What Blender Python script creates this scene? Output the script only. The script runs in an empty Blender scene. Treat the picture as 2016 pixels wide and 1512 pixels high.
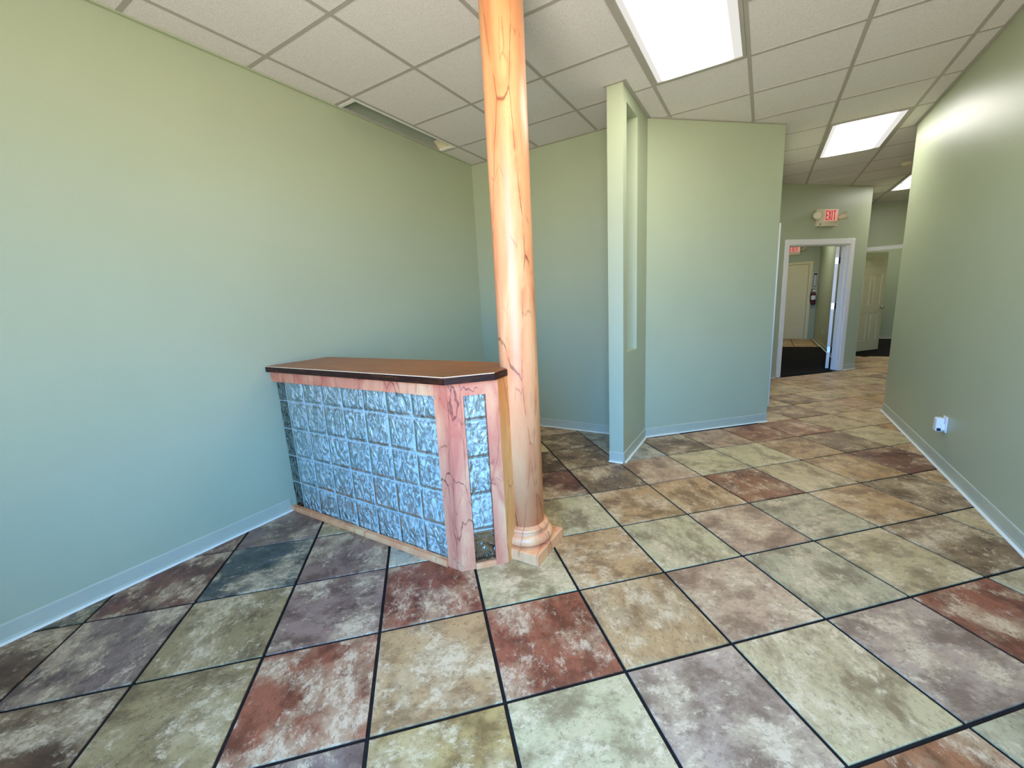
import bpy, bmesh, math, random
from mathutils import Vector, Matrix

random.seed(7)
S = bpy.context.scene
C = S.collection
H = 2.886            # finished ceiling height

# ------------------------------------------------------------------ camera
cam = bpy.data.cameras.new('camera')
cam.sensor_fit = 'HORIZONTAL'; cam.sensor_width = 36.0
cam.lens = 805.178 / 2016 * 36.0
cam.clip_start = 0.02
camo = bpy.data.objects.new('camera', cam); C.objects.link(camo)
RT = Vector((0.854873, 0.516144, -0.052793)); DN = Vector((0.053773, -0.189345, -0.980437)); FW = Vector((-0.516043, 0.835311, -0.18962))
m = Matrix((RT, -DN, -FW)).transposed().to_4x4()
m.translation = (0, 0, 1.3625)
camo.matrix_world = m
S.camera = camo

# ------------------------------------------------------------------ world, window light, exposure
SKY_STRENGTH = 34.0
w = bpy.data.worlds.new('sky'); S.world = w; w.use_nodes = True
nt = w.node_tree; nt.nodes.clear()
tc = nt.nodes.new('ShaderNodeTexCoord'); sx = nt.nodes.new('ShaderNodeSeparateXYZ')
nt.links.new(tc.outputs['Generated'], sx.inputs[0])
mr = nt.nodes.new('ShaderNodeMapRange'); mr.inputs['From Min'].default_value = -0.06; mr.inputs['From Max'].default_value = 0.10
nt.links.new(sx.outputs['Z'], mr.inputs['Value'])
mx = nt.nodes.new('ShaderNodeMix'); mx.data_type = 'RGBA'
mx.inputs[6].default_value = (0.54, 0.48, 0.42, 1)     # sunlit ground outside
mx.inputs[7].default_value = (0.13, 0.41, 1.0, 1)      # blue sky
nt.links.new(mr.outputs[0], mx.inputs[0])
bg = nt.nodes.new('ShaderNodeBackground'); bg.inputs[1].default_value = SKY_STRENGTH
nt.links.new(mx.outputs[2], bg.inputs[0])
wo = nt.nodes.new('ShaderNodeOutputWorld'); nt.links.new(bg.outputs[0], wo.inputs[0])

FRONT_Y = -0.85
WIN = (-1.00, 0.88, 0.50, 2.58)       # shop window behind the camera: x0 x1 z0 z1
pl = bpy.data.lights.new('window_portal', 'AREA'); pl.shape = 'RECTANGLE'
pl.size = WIN[1] - WIN[0]; pl.size_y = WIN[3] - WIN[2]; pl.cycles.is_portal = True
plo = bpy.data.objects.new('window_portal', pl); C.objects.link(plo)
plo.location = ((WIN[0] + WIN[1]) / 2, FRONT_Y - 0.06, (WIN[2] + WIN[3]) / 2)
plo.rotation_euler = (math.radians(90), 0, 0)
TROFFER = 12.0

S.view_settings.view_transform = 'Standard'; S.view_settings.look = 'None'
S.view_settings.gamma = 1.0; S.view_settings.use_curve_mapping = False
S.view_settings.exposure = -0.05
S.cycles.use_denoising = True
S.cycles.max_bounces = 9; S.cycles.diffuse_bounces = 4; S.cycles.glossy_bounces = 3; S.cycles.transmission_bounces = 6; S.cycles.caustics_reflective = False
S.cycles.use_adaptive_sampling = True; S.cycles.adaptive_threshold = 0.05; S.cycles.adaptive_min_samples = 12
S.cycles.sample_clamp_indirect = 8.0

# ------------------------------------------------------------------ materials
def srgb(r, g, b):
    f = lambda c: (c / 255 / 12.92) if c / 255 <= 0.04045 else ((c / 255 + 0.055) / 1.055) ** 2.4
    return (f(r), f(g), f(b), 1)

class NT:
    def __init__(s, name):
        s.m = bpy.data.materials.new(name); s.m.use_nodes = True
        s.t = s.m.node_tree; s.t.nodes.clear()
        s.out = s.t.nodes.new('ShaderNodeOutputMaterial')
        s.b = s.t.nodes.new('ShaderNodeBsdfPrincipled'); s.t.links.new(s.b.outputs[0], s.out.inputs[0])
    def n(s, t, **kw):
        x = s.t.nodes.new('ShaderNode' + t)
        for k, v in kw.items():
            if k in x.inputs.keys(): x.inputs[k].default_value = v
            else: setattr(x, k, v)
        return x
    def l(s, a, b): s.t.links.new(a, b)
    def setp(s, **kw):
        for k, v in kw.items(): s.b.inputs[k.replace('_', ' ')].default_value = v
    def noise(s, vec, scale, detail=4, rough=0.55, dist=0.0):
        x = s.n('TexNoise'); x.inputs['Scale'].default_value = scale; x.inputs['Detail'].default_value = detail
        x.inputs['Roughness'].default_value = rough; x.inputs['Distortion'].default_value = dist
        if vec is not None: s.l(vec, x.inputs['Vector'])
        return x.outputs['Fac']
    def ramp(s, fac, stops):
        x = s.n('ValToRGB'); e = x.color_ramp.elements
        while len(e) < len(stops): e.new(0.5)
        for i, (p, c) in enumerate(stops): e[i].position = p; e[i].color = c if len(c) == 4 else (*c, 1)
        s.l(fac, x.inputs[0]); return x.outputs[0]
    def step(s, fac, a, b):
        x = s.n('MapRange'); x.inputs['From Min'].default_value = a; x.inputs['From Max'].default_value = b
        x.interpolation_type = 'SMOOTHSTEP'; s.l(fac, x.inputs['Value']); return x.outputs[0]
    def mix(s, fac, a, b, mode='MIX'):
        x = s.n('Mix'); x.data_type = 'RGBA'; x.blend_type = mode; x.clamp_factor = True
        for v, i in ((fac, 0), (a, 6), (b, 7)):
            if hasattr(v, 'links'): s.l(v, x.inputs[i])
            else: x.inputs[i].default_value = v
        return x.outputs[2]
    def math(s, op, a, b=None):
        x = s.n('Math'); x.operation = op
        for i, v in enumerate((a, b)):
            if v is None: continue
            if hasattr(v, 'links'): s.l(v, x.inputs[i])
            else: x.inputs[i].default_value = v
        return x.outputs[0]
    def mapping(s, vec, scale=(1, 1, 1), rot=(0, 0, 0)):
        x = s.n('Mapping'); x.inputs['Scale'].default_value = scale; x.inputs['Rotation'].default_value = rot
        s.l(vec, x.inputs['Vector']); return x.outputs[0]
    def bump(s, h, strength=0.2, dist=0.01):
        x = s.n('Bump'); x.inputs['Strength'].default_value = strength; x.inputs['Distance'].default_value = dist
        s.l(h, x.inputs['Height']); s.l(x.outputs[0], s.b.inputs['Normal'])
    def pos(s): return s.n('NewGeometry').outputs['Position']
    def obj(s): return s.n('TexCoord').outputs['Object']

def plain(name, col, rough=0.5, metal=0.0, var=0.04, scale=8.0, bump=0.0, spec=0.5):
    t = NT(name); p = t.pos(); f = t.noise(p, scale, 3)
    d = tuple(max(0, c * (1 - var)) for c in col[:3]) + (1,); u = tuple(min(1, c * (1 + var)) for c in col[:3]) + (1,)
    t.l(t.ramp(f, [(0.3, d), (0.7, u)]), t.b.inputs['Base Color'])
    t.setp(Roughness=rough, Metallic=metal); t.b.inputs['Specular IOR Level'].default_value = spec
    if bump: t.bump(t.noise(p, 160, 3), bump, 0.002)
    return t.m

M = {}
M['paint'] = plain('sage_wall_paint', srgb(174, 183, 153), 0.40, var=0.02, scale=2.0, bump=0.25)
M['base'] = plain('vinyl_base', srgb(182, 186, 164), 0.4, var=0.03)
M['white'] = plain('white_trim_paint', srgb(236, 236, 232), 0.3, var=0.01)
M['cream'] = plain('cream_door_paint', srgb(226, 216, 172), 0.4, var=0.02)
M['doorwhite'] = plain('panel_door_paint', srgb(228, 222, 186), 0.4, var=0.02)
M['plastic'] = plain('white_plastic', srgb(238, 238, 242), 0.3, var=0.01)
M['ivory'] = plain('ivory_plastic', srgb(226, 218, 186), 0.4, var=0.03)
M['black'] = plain('black_void', (0.006, 0.006, 0.006, 1), 0.7)
M['steel'] = plain('brushed_steel', (0.55, 0.55, 0.53, 1), 0.3, 1.0)
M['tee'] = plain('ceiling_grid_metal', srgb(176, 171, 162), 0.5, var=0.02)
M['alu'] = plain('aluminium_frame', (0.35, 0.35, 0.36, 1), 0.35, 0.8)
M['carpet'] = plain('dark_carpet', (0.018, 0.015, 0.013, 1), 0.95, var=0.4, scale=300, bump=0.6, spec=0.1)
M['grout'] = plain('dark_grout', (0.014, 0.010, 0.008, 1), 0.9, var=0.35, scale=30, bump=0.5, spec=0.2)
M['red'] = plain('red_enamel', (0.10, 0.01, 0.012, 1), 0.3)
M['rubber'] = plain('black_rubber', (0.012, 0.012, 0.012, 1), 0.5)
M['plenum'] = plain('roof_deck', (0.03, 0.03, 0.025, 1), 0.9)

def mat_acoustic():
    t = NT('acoustic_tile'); p = t.pos()
    f = t.noise(p, 220, 2, 0.6); g = t.noise(p, 2.2, 2)
    c = t.ramp(f, [(0.30, srgb(208, 203, 201)), (0.52, srgb(232, 228, 226)), (0.75, srgb(240, 237, 236))])
    c = t.mix(t.math('MULTIPLY', g, 0.25), c, srgb(220, 213, 210))
    v = t.n('TexVoronoi'); v.inputs['Scale'].default_value = 9; t.l(p, v.inputs['Vector'])
    t.l(c, t.b.inputs['Base Color']); t.setp(Roughness=0.9); t.b.inputs['Specular IOR Level'].default_value = 0.2
    t.bump(f, 0.35, 0.003); return t.m
M['acoustic'] = mat_acoustic()

def mat_tile():
    t = NT('slate_look_porcelain')
    oi = t.n('ObjectInfo')
    off = t.n('VectorMath', operation='SCALE'); off.inputs[0].default_value = (37.0, 91.0, 53.0); t.l(oi.outputs['Random'], off.inputs['Scale'])
    add = t.n('VectorMath', operation='ADD'); t.l(t.obj(), add.inputs[0]); t.l(off.outputs[0], add.inputs[1])
    v = add.outputs[0]
    va = t.mapping(v, (1.0, 1.35, 1.0), (0, 0, 0.6))
    base = oi.outputs['Color']
    dark = t.mix(1.0, base, (0.46, 0.40, 0.37, 1), 'MULTIPLY')
    big = t.noise(va, 6.0, 6, 0.68, 0.15)
    c = t.mix(t.step(big, 0.36, 0.60), dark, base)
    hue = t.noise(v, 4.5, 4, 0.62, 0.0)
    c = t.mix(t.math('MULTIPLY', t.step(hue, 0.45, 0.66), 0.75), c, t.mix(0.65, base, srgb(204, 172, 126)))
    wn = t.noise(va, 14.0, 9, 0.84, 0.2)
    wf = t.step(t.math('ADD', wn, t.math('MULTIPLY', hue, 0.45)), 0.735, 0.86)
    c = t.mix(t.math('MULTIPLY', wf, 0.70), c, t.mix(0.22, srgb(238, 206, 162), base))
    crack = t.noise(va, 45, 5, 0.8, 0.3)
    c = t.mix(t.math('MULTIPLY', t.step(crack, 0.52, 0.66), 0.6), c, t.mix(1.0, base, (0.34, 0.28, 0.25, 1), 'MULTIPLY'))
    t.l(c, t.b.inputs['Base Color'])
    rr = t.n('MapRange'); t.l(wn, rr.inputs['Value']); rr.inputs['To Min'].default_value = 0.30; rr.inputs['To Max'].default_value = 0.52
    t.l(rr.outputs[0], t.b.inputs['Roughness'])
    t.b.inputs['Specular IOR Level'].default_value = 0.5
    t.bump(wn, 0.25, 0.006)
    return t.m
M['tile'] = mat_tile()

def mat_marble(name, c1, c2, c3, vein, vs=1.0, vz=0.30):
    t = NT(name); p = t.pos()
    q = t.mapping(p, (1, 1, vz))
    f = t.noise(q, 5.0 * vs, 4, 0.55, 0.6)
    c = t.ramp(f, [(0.30, c1), (0.50, c2), (0.68, c3)])
    fine = t.noise(p, 120, 3, 0.6)
    c = t.mix(t.math('MULTIPLY', t.step(fine, 0.45, 0.75), 0.18), c, c1)
    # crackled veins: distance to the edges of distorted cells
    nz = t.n('TexNoise'); nz.inputs['Scale'].default_value = 6.0; nz.inputs['Detail'].default_value = 5; t.l(q, nz.inputs['Vector'])
    sc = t.n('VectorMath', operation='SCALE'); sc.inputs['Scale'].default_value = 0.12 if vz > 0.2 else 0.07; t.l(nz.outputs['Color'], sc.inputs[0])
    ad = t.n('VectorMath', operation='ADD'); t.l(q, ad.inputs[0]); t.l(sc.outputs[0], ad.inputs[1])
    vo = t.n('TexVoronoi'); vo.feature = 'DISTANCE_TO_EDGE'; vo.inputs['Scale'].default_value = 5.5 * vs; t.l(ad.outputs[0], vo.inputs['Vector'])
    halo = t.math('SUBTRACT', 1.0, t.step(vo.outputs['Distance'], 0.0, 0.11))
    c = t.mix(t.math('MULTIPLY', t.math('MULTIPLY', halo, t.step(t.noise(p, 6.0, 2), 0.42, 0.6)), 0.7), c, c1)
    vf = t.math('SUBTRACT', 1.0, t.step(vo.outputs['Distance'], 0.001, 0.012))
    vm = t.step(t.noise(p, 7.0, 2), 0.38, 0.54)
    c = t.mix(t.math('MULTIPLY', t.math('MULTIPLY', vf, vm), 0.75), c, vein)
    vo2 = t.n('TexVoronoi'); vo2.feature = 'DISTANCE_TO_EDGE'; vo2.inputs['Scale'].default_value = 13 * vs; t.l(ad.outputs[0], vo2.inputs['Vector'])
    vf2 = t.math('SUBTRACT', 1.0, t.step(vo2.outputs['Distance'], 0.0, 0.022))
    c = t.mix(t.math('MULTIPLY', t.math('MULTIPLY', vf2, t.step(t.noise(p, 5.0, 2), 0.5, 0.62)), 0.4), c, vein)
    t.l(c, t.b.inputs['Base Color']); t.setp(Roughness=0.42); t.bump(fine, 0.05, 0.002)
    return t.m
M['marble'] = mat_marble('pink_faux_marble', srgb(210, 108, 82), srgb(234, 152, 110), srgb(246, 188, 134), srgb(100, 38, 28), 1.18)
M['marble_side'] = mat_marble('bounce_tinted_faux_marble', srgb(220, 132, 62), srgb(230, 150, 80), srgb(238, 170, 98), srgb(110, 54, 26), 1.1, 0.2)  # orange of light bounced between panel and column, put into the colour
M['marble_col'] = mat_marble('peach_faux_marble', srgb(226, 136, 86), srgb(239, 166, 112), srgb(246, 192, 134), srgb(112, 50, 30), 1.15, 0.13)

def mat_wood(name, a, b, c_, rough, scale=(1.2, 14, 14)):
    t = NT(name); q = t.mapping(t.pos(), scale)
    f = t.noise(q, 3.0, 8, 0.65, 1.2)
    t.l(t.ramp(f, [(0.3, a), (0.5, b), (0.72, c_)]), t.b.inputs['Base Color'])
    t.setp(Roughness=rough); t.bump(f, 0.08, 0.002); return t.m
M['top'] = mat_wood('brown_laminate', srgb(142, 76, 34), srgb(158, 88, 42), srgb(174, 102, 52), 0.38, (1.5, 5, 5))
M['oak'] = mat_wood('dark_oak_edge', srgb(26, 10, 5), srgb(46, 20, 10), srgb(96, 50, 24), 0.5, (3, 3, 26)); M['oak'].node_tree.nodes['Principled BSDF'].inputs['Specular IOR Level'].default_value = 0.25

def mat_glass(name, trans, base):
    t = NT(name); p = t.pos()
    sp = t.n('SeparateXYZ'); t.l(t.obj(), sp.inputs[0])
    # smooth clear rim, wavy field inside
    ex = t.step(t.math('ABSOLUTE', sp.outputs['X']), 0.092, 0.074)
    ez = t.step(t.math('ABSOLUTE', t.math('SUBTRACT', sp.outputs['Z'], 0.09925)), 0.092, 0.074)
    q = t.mapping(p, (1, 1, 0.6), (0, 0.6, 0))
    a = t.noise(q, 12, 1.5, 0.5, 2.6)
    t.setp(Base_Color=base, Roughness=0.05, IOR=1.28)
    sw = t.noise(t.mapping(p, (1, 1, 0.6), (0, -0.5, 0.3)), 17, 2, 0.5, 3.0)
    tw = t.n('MapRange'); t.l(t.step(sw, 0.40, 0.60), tw.inputs['Value']); tw.inputs['To Min'].default_value = max(0, trans - 0.18); tw.inputs['To Max'].default_value = min(1, trans + 0.26)
    t.l(tw.outputs[0], t.b.inputs['Transmission Weight'])
    t.b.inputs['Coat Weight'].default_value = 1.0; t.b.inputs['Coat Roughness'].default_value = 0.04; t.b.inputs['Coat IOR'].default_value = 1.5
    t.bump(t.math('MULTIPLY', a, t.math('MULTIPLY', ex, ez)), 1.0, 0.045)
    t.l(t.b.inputs['Normal'].links[0].from_socket, t.b.inputs['Coat Normal'])
    return t.m
M['glass_clear'] = mat_glass('clear_wavy_glass', 1.18, (0.80, 0.92, 0.90, 1))
M['glass'] = mat_glass('frosted_wavy_glass_block', 0.56, (0.74, 0.83, 0.74, 1))
def mat_joint():
    t = NT('clear_silicone_joint')
    t.setp(Base_Color=(0.66, 0.76, 0.74, 1), Roughness=0.3, IOR=1.3); t.b.inputs['Transmission Weight'].default_value = 0.25
    return t.m
M['joint'] = mat_joint()

def mat_lens():
    t = NT('lit_acrylic_lens'); sp = t.n('SeparateXYZ'); t.l(t.obj(), sp.inputs[0])
    ax = t.math('ABSOLUTE', t.math('ADD', sp.outputs['X'], 0.01))
    f = t.step(ax, 0.235, 0.14)
    e = t.n('Emission'); mrn = t.n('MapRange'); t.l(f, mrn.inputs['Value'])
    mrn.inputs['To Min'].default_value = 0.86; mrn.inputs['To Max'].default_value = TROFFER * 1.3
    e.inputs['Color'].default_value = (1.0, 0.97, 0.90, 1); t.l(mrn.outputs[0], e.inputs['Strength'])
    t.l(e.outputs[0], t.out.inputs[0]); return t.m
M['lens'] = mat_lens()
def mat_emit(name, col, st, base=None):
    t = NT(name); t.setp(Base_Color=base or col, Roughness=0.4)
    t.b.inputs['Emission Color'].default_value = col; t.b.inputs['Emission Strength'].default_value = st; return t.m
M['exitface'] = mat_emit('exit_face', srgb(255, 150, 140), 0.35, srgb(250, 200, 190))
M['exitred'] = mat_emit('exit_letters', srgb(200, 10, 20), 0.35, srgb(180, 8, 16))

# ------------------------------------------------------------------ mesh helpers
WO = {}     # world origin of each built object

class MB:
    def __init__(s): s.bm = bmesh.new()
    def prism(s, poly, z0, z1):
        a = 0
        for i in range(len(poly)):
            x0, y0 = poly[i]; x1, y1 = poly[(i + 1) % len(poly)]; a += x0 * y1 - x1 * y0
        if a < 0: poly = poly[::-1]
        lo = [s.bm.verts.new((x, y, z0)) for x, y in poly]; hi = [s.bm.verts.new((x, y, z1)) for x, y in poly]
        n = len(poly)
        s.bm.faces.new(lo[::-1]); s.bm.faces.new(hi)
        for i in range(n): s.bm.faces.new((lo[i], lo[(i + 1) % n], hi[(i + 1) % n], hi[i]))
        return s
    def box(s, x0, x1, y0, y1, z0, z1): return s.prism([(x0, y0), (x1, y0), (x1, y1), (x0, y1)], z0, z1)
    def hexa(s, c):       # 8 corners: bottom 4 ccw, top 4 ccw
        v = [s.bm.verts.new(p) for p in c]
        for f in ((3, 2, 1, 0), (4, 5, 6, 7), (0, 1, 5, 4), (1, 2, 6, 5), (2, 3, 7, 6), (3, 0, 4, 7)):
            s.bm.faces.new([v[i] for i in f])
        return s
    def sweep(s, prof, p0, p1, nrm):     # profile (out, z) swept along a straight plan line; nrm = outward
        a = Vector((*p0, 0)); b = Vector((*p1, 0)); n = Vector((*nrm, 0)).normalized()
        A = [s.bm.verts.new(a + n * o + Vector((0, 0, z))) for o, z in prof]
        B = [s.bm.verts.new(b + n * o + Vector((0, 0, z))) for o, z in prof]
        k = len(prof)
        s.bm.faces.new(A); s.bm.faces.new(B[::-1])
        for i in range(k): s.bm.faces.new((A[i], B[i], B[(i + 1) % k], A[(i + 1) % k]))
        bmesh.ops.recalc_face_normals(s.bm, faces=s.bm.faces[:])
        return s
    def lathe(s, prof, cx, cy, seg=48, axis='Z', base=0.0):   # profile (r, h)
        rings = []
        for r, hh in prof:
            ring = []
            for i in range(seg):
                t = 2 * math.pi * i / seg; u, v = r * math.cos(t), r * math.sin(t)
                ring.append(s.bm.verts.new((cx + u, cy + v, base + hh)))
            rings.append(ring)
        for a, b in zip(rings, rings[1:]):
            for i in range(seg):
                f = s.bm.faces.new((a[i], a[(i + 1) % seg], b[(i + 1) % seg], b[i])); f.smooth = True
        s.bm.faces.new(rings[0][::-1]); s.bm.faces.new(rings[-1])
        return s
    def tube(s, p, q, r0, r1=None, seg=16):
        r1 = r0 if r1 is None else r1
        p = Vector(p); q = Vector(q); d = (q - p).normalized(); u = d.orthogonal().normalized(); v = d.cross(u)
        A = []; B = []
        for i in range(seg):
            t = 2 * math.pi * i / seg; o = u * math.cos(t) + v * math.sin(t)
            A.append(s.bm.verts.new(p + o * r0)); B.append(s.bm.verts.new(q + o * r1))
        s.bm.faces.new(A[::-1]); s.bm.faces.new(B)
        for i in range(seg):
            f = s.bm.faces.new((A[i], A[(i + 1) % seg], B[(i + 1) % seg], B[i])); f.smooth = True
        return s
    def bevel(s, w_, seg=1):
        bmesh.ops.bevel(s.bm, geom=s.bm.edges[:], offset=w_, segments=seg, affect='EDGES', profile=0.5, clamp_overlap=True); return s
    def build(s, name, mat, parent=None, origin=None, mats=None):
        bm = s.bm
        if origin is None:
            xs = [v.co for v in bm.verts]
            lo = Vector([min(c[i] for c in xs) for i in range(3)]); hi = Vector([max(c[i] for c in xs) for i in range(3)])
            origin = Vector(((lo.x + hi.x) / 2, (lo.y + hi.y) / 2, lo.z))
        origin = Vector(origin)
        for v in bm.verts: v.co -= origin
        me = bpy.data.meshes.new(name); bm.to_mesh(me); bm.free()
        for mm in (mats or [mat]): me.materials.append(M[mm] if isinstance(mm, str) else mm)
        o = bpy.data.objects.new(name, me); C.objects.link(o)
        put(o, origin, parent); return o

def put(o, origin, parent=None):
    WO[o.name] = Vector(origin)
    if parent is not None:
        o.parent = parent; o.location = Vector(origin) - WO[parent.name]
    else: o.location = origin
def empty(name, loc):
    o = bpy.data.objects.new(name, None); o.empty_display_size = 0.1; C.objects.link(o); put(o, loc); return o
def inst(src, origin, parent=None):
    o = src.copy(); C.objects.link(o); o.parent = None; put(o, origin, parent); return o
def tag(o, label, cat, group=None):
    o['label'] = label; o['category'] = cat
    if group: o['group'] = group
    return o
def struct(o, label, cat='wall'):
    o['kind'] = 'structure'; o['label'] = label; o['category'] = cat; return o

# ------------------------------------------------------------------ setting: plan (metres, camera above the origin)
LX = -2.825          # left wall face
BY = 3.972           # back wall face
RX = 1.190           # right wall face
REND = 5.86          # right wall end
TOPZ = 3.35
P0 = (-1.065, 3.255); P1 = (-0.945, 3.255); PC = (-0.945, 3.995); PE = (0.086, 4.99)   # partition
E0 = (0.127, 7.558); E1 = (1.364, 8.82)                                                 # exit wall
eu = Vector((E1[0] - E0[0], E1[1] - E0[1])); EL = eu.length; eu /= EL; en = Vector((-eu.y, eu.x))  # en: away from viewer
def EW(t, d=0.0): return (E0[0] + eu.x * t + en.x * d, E0[1] + eu.y * t + en.y * d)

# ---- floor: grout bed with single tiles
floor = MB().box(-3.0, 3.4, -1.1, 10.80, -0.12, -0.006).build('floor', 'grout')
struct(floor, 'multicolour slate-look tiled floor laid diagonally with dark grout', 'floor')
TS = 0.46042; dth = -0.01768; ja = math.pi / 4 + dth
jd = Vector((math.cos(ja), math.sin(ja))); idr = Vector((-math.sin(ja), math.cos(ja))); FO = Vector((-0.04805, 0.96049))
COL = {
 'red': srgb(158, 86, 56), 'rust': srgb(164, 102, 62), 'tan': srgb(198, 152, 98), 'och': srgb(190, 152, 88), 'pink': srgb(202, 160, 120),
 'grn': srgb(204, 174, 122), 'lgrn': srgb(212, 188, 134), 'ggry': srgb(190, 170, 126), 'lav': srgb(186, 152, 122), 'mauve': srgb(158, 120, 98),
 'purp': srgb(144, 114, 96), 'slate': srgb(86, 88, 80), 'olive': srgb(164, 134, 86), 'dkb': srgb(112, 76, 48), 'brn': srgb(150, 116, 78),
 'rbr': srgb(128, 76, 54), 'bgry': srgb(180, 172, 148), 'dgrn': srgb(110, 100, 74)}
TC = {
 (1,-5):'dkb',(1,-4):'olive',(1,-3):'red',(1,-2):'tan',(1,-1):'red',(1,0):'tan',(1,1):'pink',(1,2):'ggry',(1,3):'grn',(1,4):'brn',
 (0,-4):'purp',(0,-3):'purp',(0,-2):'och',(0,-1):'lgrn',(0,0):'lav',(0,1):'grn',(0,2):'lav',(0,3):'red',(0,4):'ggry',
 (-1,-1):'grn',(-1,0):'tan',(-1,1):'rust',(-1,2):'ggry',(-1,3):'tan',
 (2,-7):'dkb',(2,-6):'dkb',(2,-5):'purp',(2,-4):'olive',(2,-3):'mauve',(2,-2):'red',(2,-1):'lgrn',(2,0):'tan',(2,1):'lgrn',(2,2):'pink',(2,3):'ggry',(2,4):'tan',(2,5):'brn',  # shade of the near left corner partly put into its darker tiles
 (3,-6):'dgrn',(3,-5):'rbr',(3,-4):'slate',(3,-3):'mauve',(3,-2):'bgry',(3,-1):'ggry',(3,0):'lgrn',(3,1):'tan',(3,2):'tan',(3,3):'rust',(3,4):'grn',(3,5):'tan',(3,6):'rbr',
 (4,-5):'rbr',(4,-4):'purp',(4,-3):'grn',(4,-2):'lgrn',(4,0):'rbr',(4,1):'brn',(4,2):'pink',(4,3):'lgrn',(4,4):'lgrn',(4,5):'tan',(4,6):'brn',
 (5,0):'dkb',(5,1):'brn',(5,2):'bgry',(5,3):'brn',(5,4):'pink',(5,5):'rust',(5,6):'rust',
 (6,1):'brn',(6,2):'bgry',(6,3):'brn',(6,4):'pink',(6,5):'pink',(6,6):'grn',(7,5):'lgrn',(7,6):'grn',(7,7):'lgrn',(8,6):'pink',(8,7):'lgrn'}
FAR = ['grn', 'lgrn', 'tan', 'pink', 'grn', 'och', 'lgrn', 'brn']
hs = TS / 2 - 0.0068
proto = None
def in_floor(x, y):
    if y < -0.75 or y > 10.45: return False
    if x < LX - 0.28: return False
    if y < REND and x > RX + 0.28: return False
    if x > 3.1: return False
    if y > BY + 0.3 and x < -0.95 + (y - BY) - 0.2 and x < 0.0: return False      # behind the partition
    if y > 7.4 and (Vector((x, y)) - Vector(E0)).dot(en) > 0.18 and x < 1.25: return False
    return True
for i in range(-6, 26):
    for j in range(-14, 20):
        c = FO + idr * (TS * (i + 0.5)) + jd * (TS * (j + 0.5))
        if not in_floor(c.x, c.y): continue
        if proto is None:
            b = MB().box(-hs, hs, -hs, hs, -0.010, 0.0)
            top = [e for e in b.bm.edges if all(v.co.z > -0.001 for v in e.verts)]
            bmesh.ops.bevel(b.bm, geom=top, offset=0.0022, segments=2, affect='EDGES', profile=0.5)
            o = proto = b.build('floor_tile', 'tile', floor, origin=(0, 0, 0))
        else: o = inst(proto, (0, 0, 0), floor)
        put(o, (c.x, c.y, random.uniform(-0.0006, 0.0006)), floor)
        o.rotation_euler.z = ja + random.choice((0, 1, 2, 3)) * math.pi / 2
        k = TC.get((i, j)) or random.choice(FAR)
        f = 0.90 * random.uniform(0.94, 1.06)
        o.color = tuple(min(1, v * f) for v in COL[k][:3]) + (1,)

OP_ = (0.224, 1.396)
cp = MB().prism([EW(OP_[0], 0.01), EW(OP_[1], 0.01), EW(OP_[1], 0.125), (1.21, 8.9), (1.21, 12.0), (-0.19, 12.0), (-0.19, 7.8), EW(OP_[0], 0.125)], -0.02, 0.004).build('carpet', 'carpet')
tag(cp, 'black carpet in the corridor seen through the white-cased doorway', 'carpet')
cp = MB().box(1.36, 3.3, 10.45, 14.0, -0.02, 0.004).build('carpet', 'carpet')
tag(cp, 'black carpet under the six-panel door in the far right room', 'carpet')
# tiles at the far end of the corridor
fend = MB().box(-0.2, 1.3, 12.0, 14.2, -0.12, -0.004).build('floor', 'grout'); struct(fend, 'tiled strip of floor at the far exit door of the corridor', 'floor')
for a in range(4):
    for b_ in range(5):
        o = inst(proto, (0, 0, 0), fend); put(o, (0.0 + a * TS, 12.0 + TS / 2 + b_ * TS, 0), fend); o.rotation_euler.z = 0
        o.color = COL[random.choice(('och', 'tan', 'olive'))]

# ---- walls
struct(MB().box(LX - 0.12, LX, FRONT_Y - 0.12, BY + 0.12, -0.12, TOPZ).build('wall_left', 'paint'), 'long sage green wall on the left behind the glass block counter')
struct(MB().box(LX, P0[0] + 0.06, BY, BY + 0.12, -0.05, H + 0.02).build('wall_back', 'paint'), 'short sage green back wall behind the marbled column')
struct(MB().box(RX, RX + 0.12, FRONT_Y - 0.12, REND, -0.05, TOPZ).build('wall_right', 'paint'), 'sage green wall on the right with the plug-in adapter')
# partition: thin leg with a tall slot, then a diagonal wall
pw = MB()
SL = (3.345, 3.66, 0.925, 2.785)
pw.box(P0[0], P1[0], P0[1], SL[0], -0.05, H)
pw.box(P0[0], P1[0], SL[1], PC[1] + 0.06, -0.05, H)
pw.box(P0[0], P1[0], SL[0], SL[1], -0.05, SL[2])
pw.box(P0[0], P1[0], SL[0], SL[1], SL[3], H)
leg = struct(pw.build('wall_partition', 'paint'), 'thin wing wall with a tall narrow slot left of the diagonal wall')
pd = Vector((PE[0] - PC[0], PE[1] - PC[1])).normalized(); pn = Vector((-pd.y, pd.x))
q1 = (PC[0] + pn.x * 0.12, PC[1] + pn.y * 0.12); q2 = (PE[0] + pn.x * 0.12, PE[1] + pn.y * 0.12)
struct(MB().prism([PC, PE, q2, q1], -0.05, H).build('wall_diagonal', 'paint'), 'pale green diagonal wall in the middle of the room')
struct(MB().box(-0.03, 0.09, PE[1] + 0.05, E0[1] + 0.15, -0.05, H).build('wall_passage', 'paint'), 'narrow green passage wall behind the diagonal wall')
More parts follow.
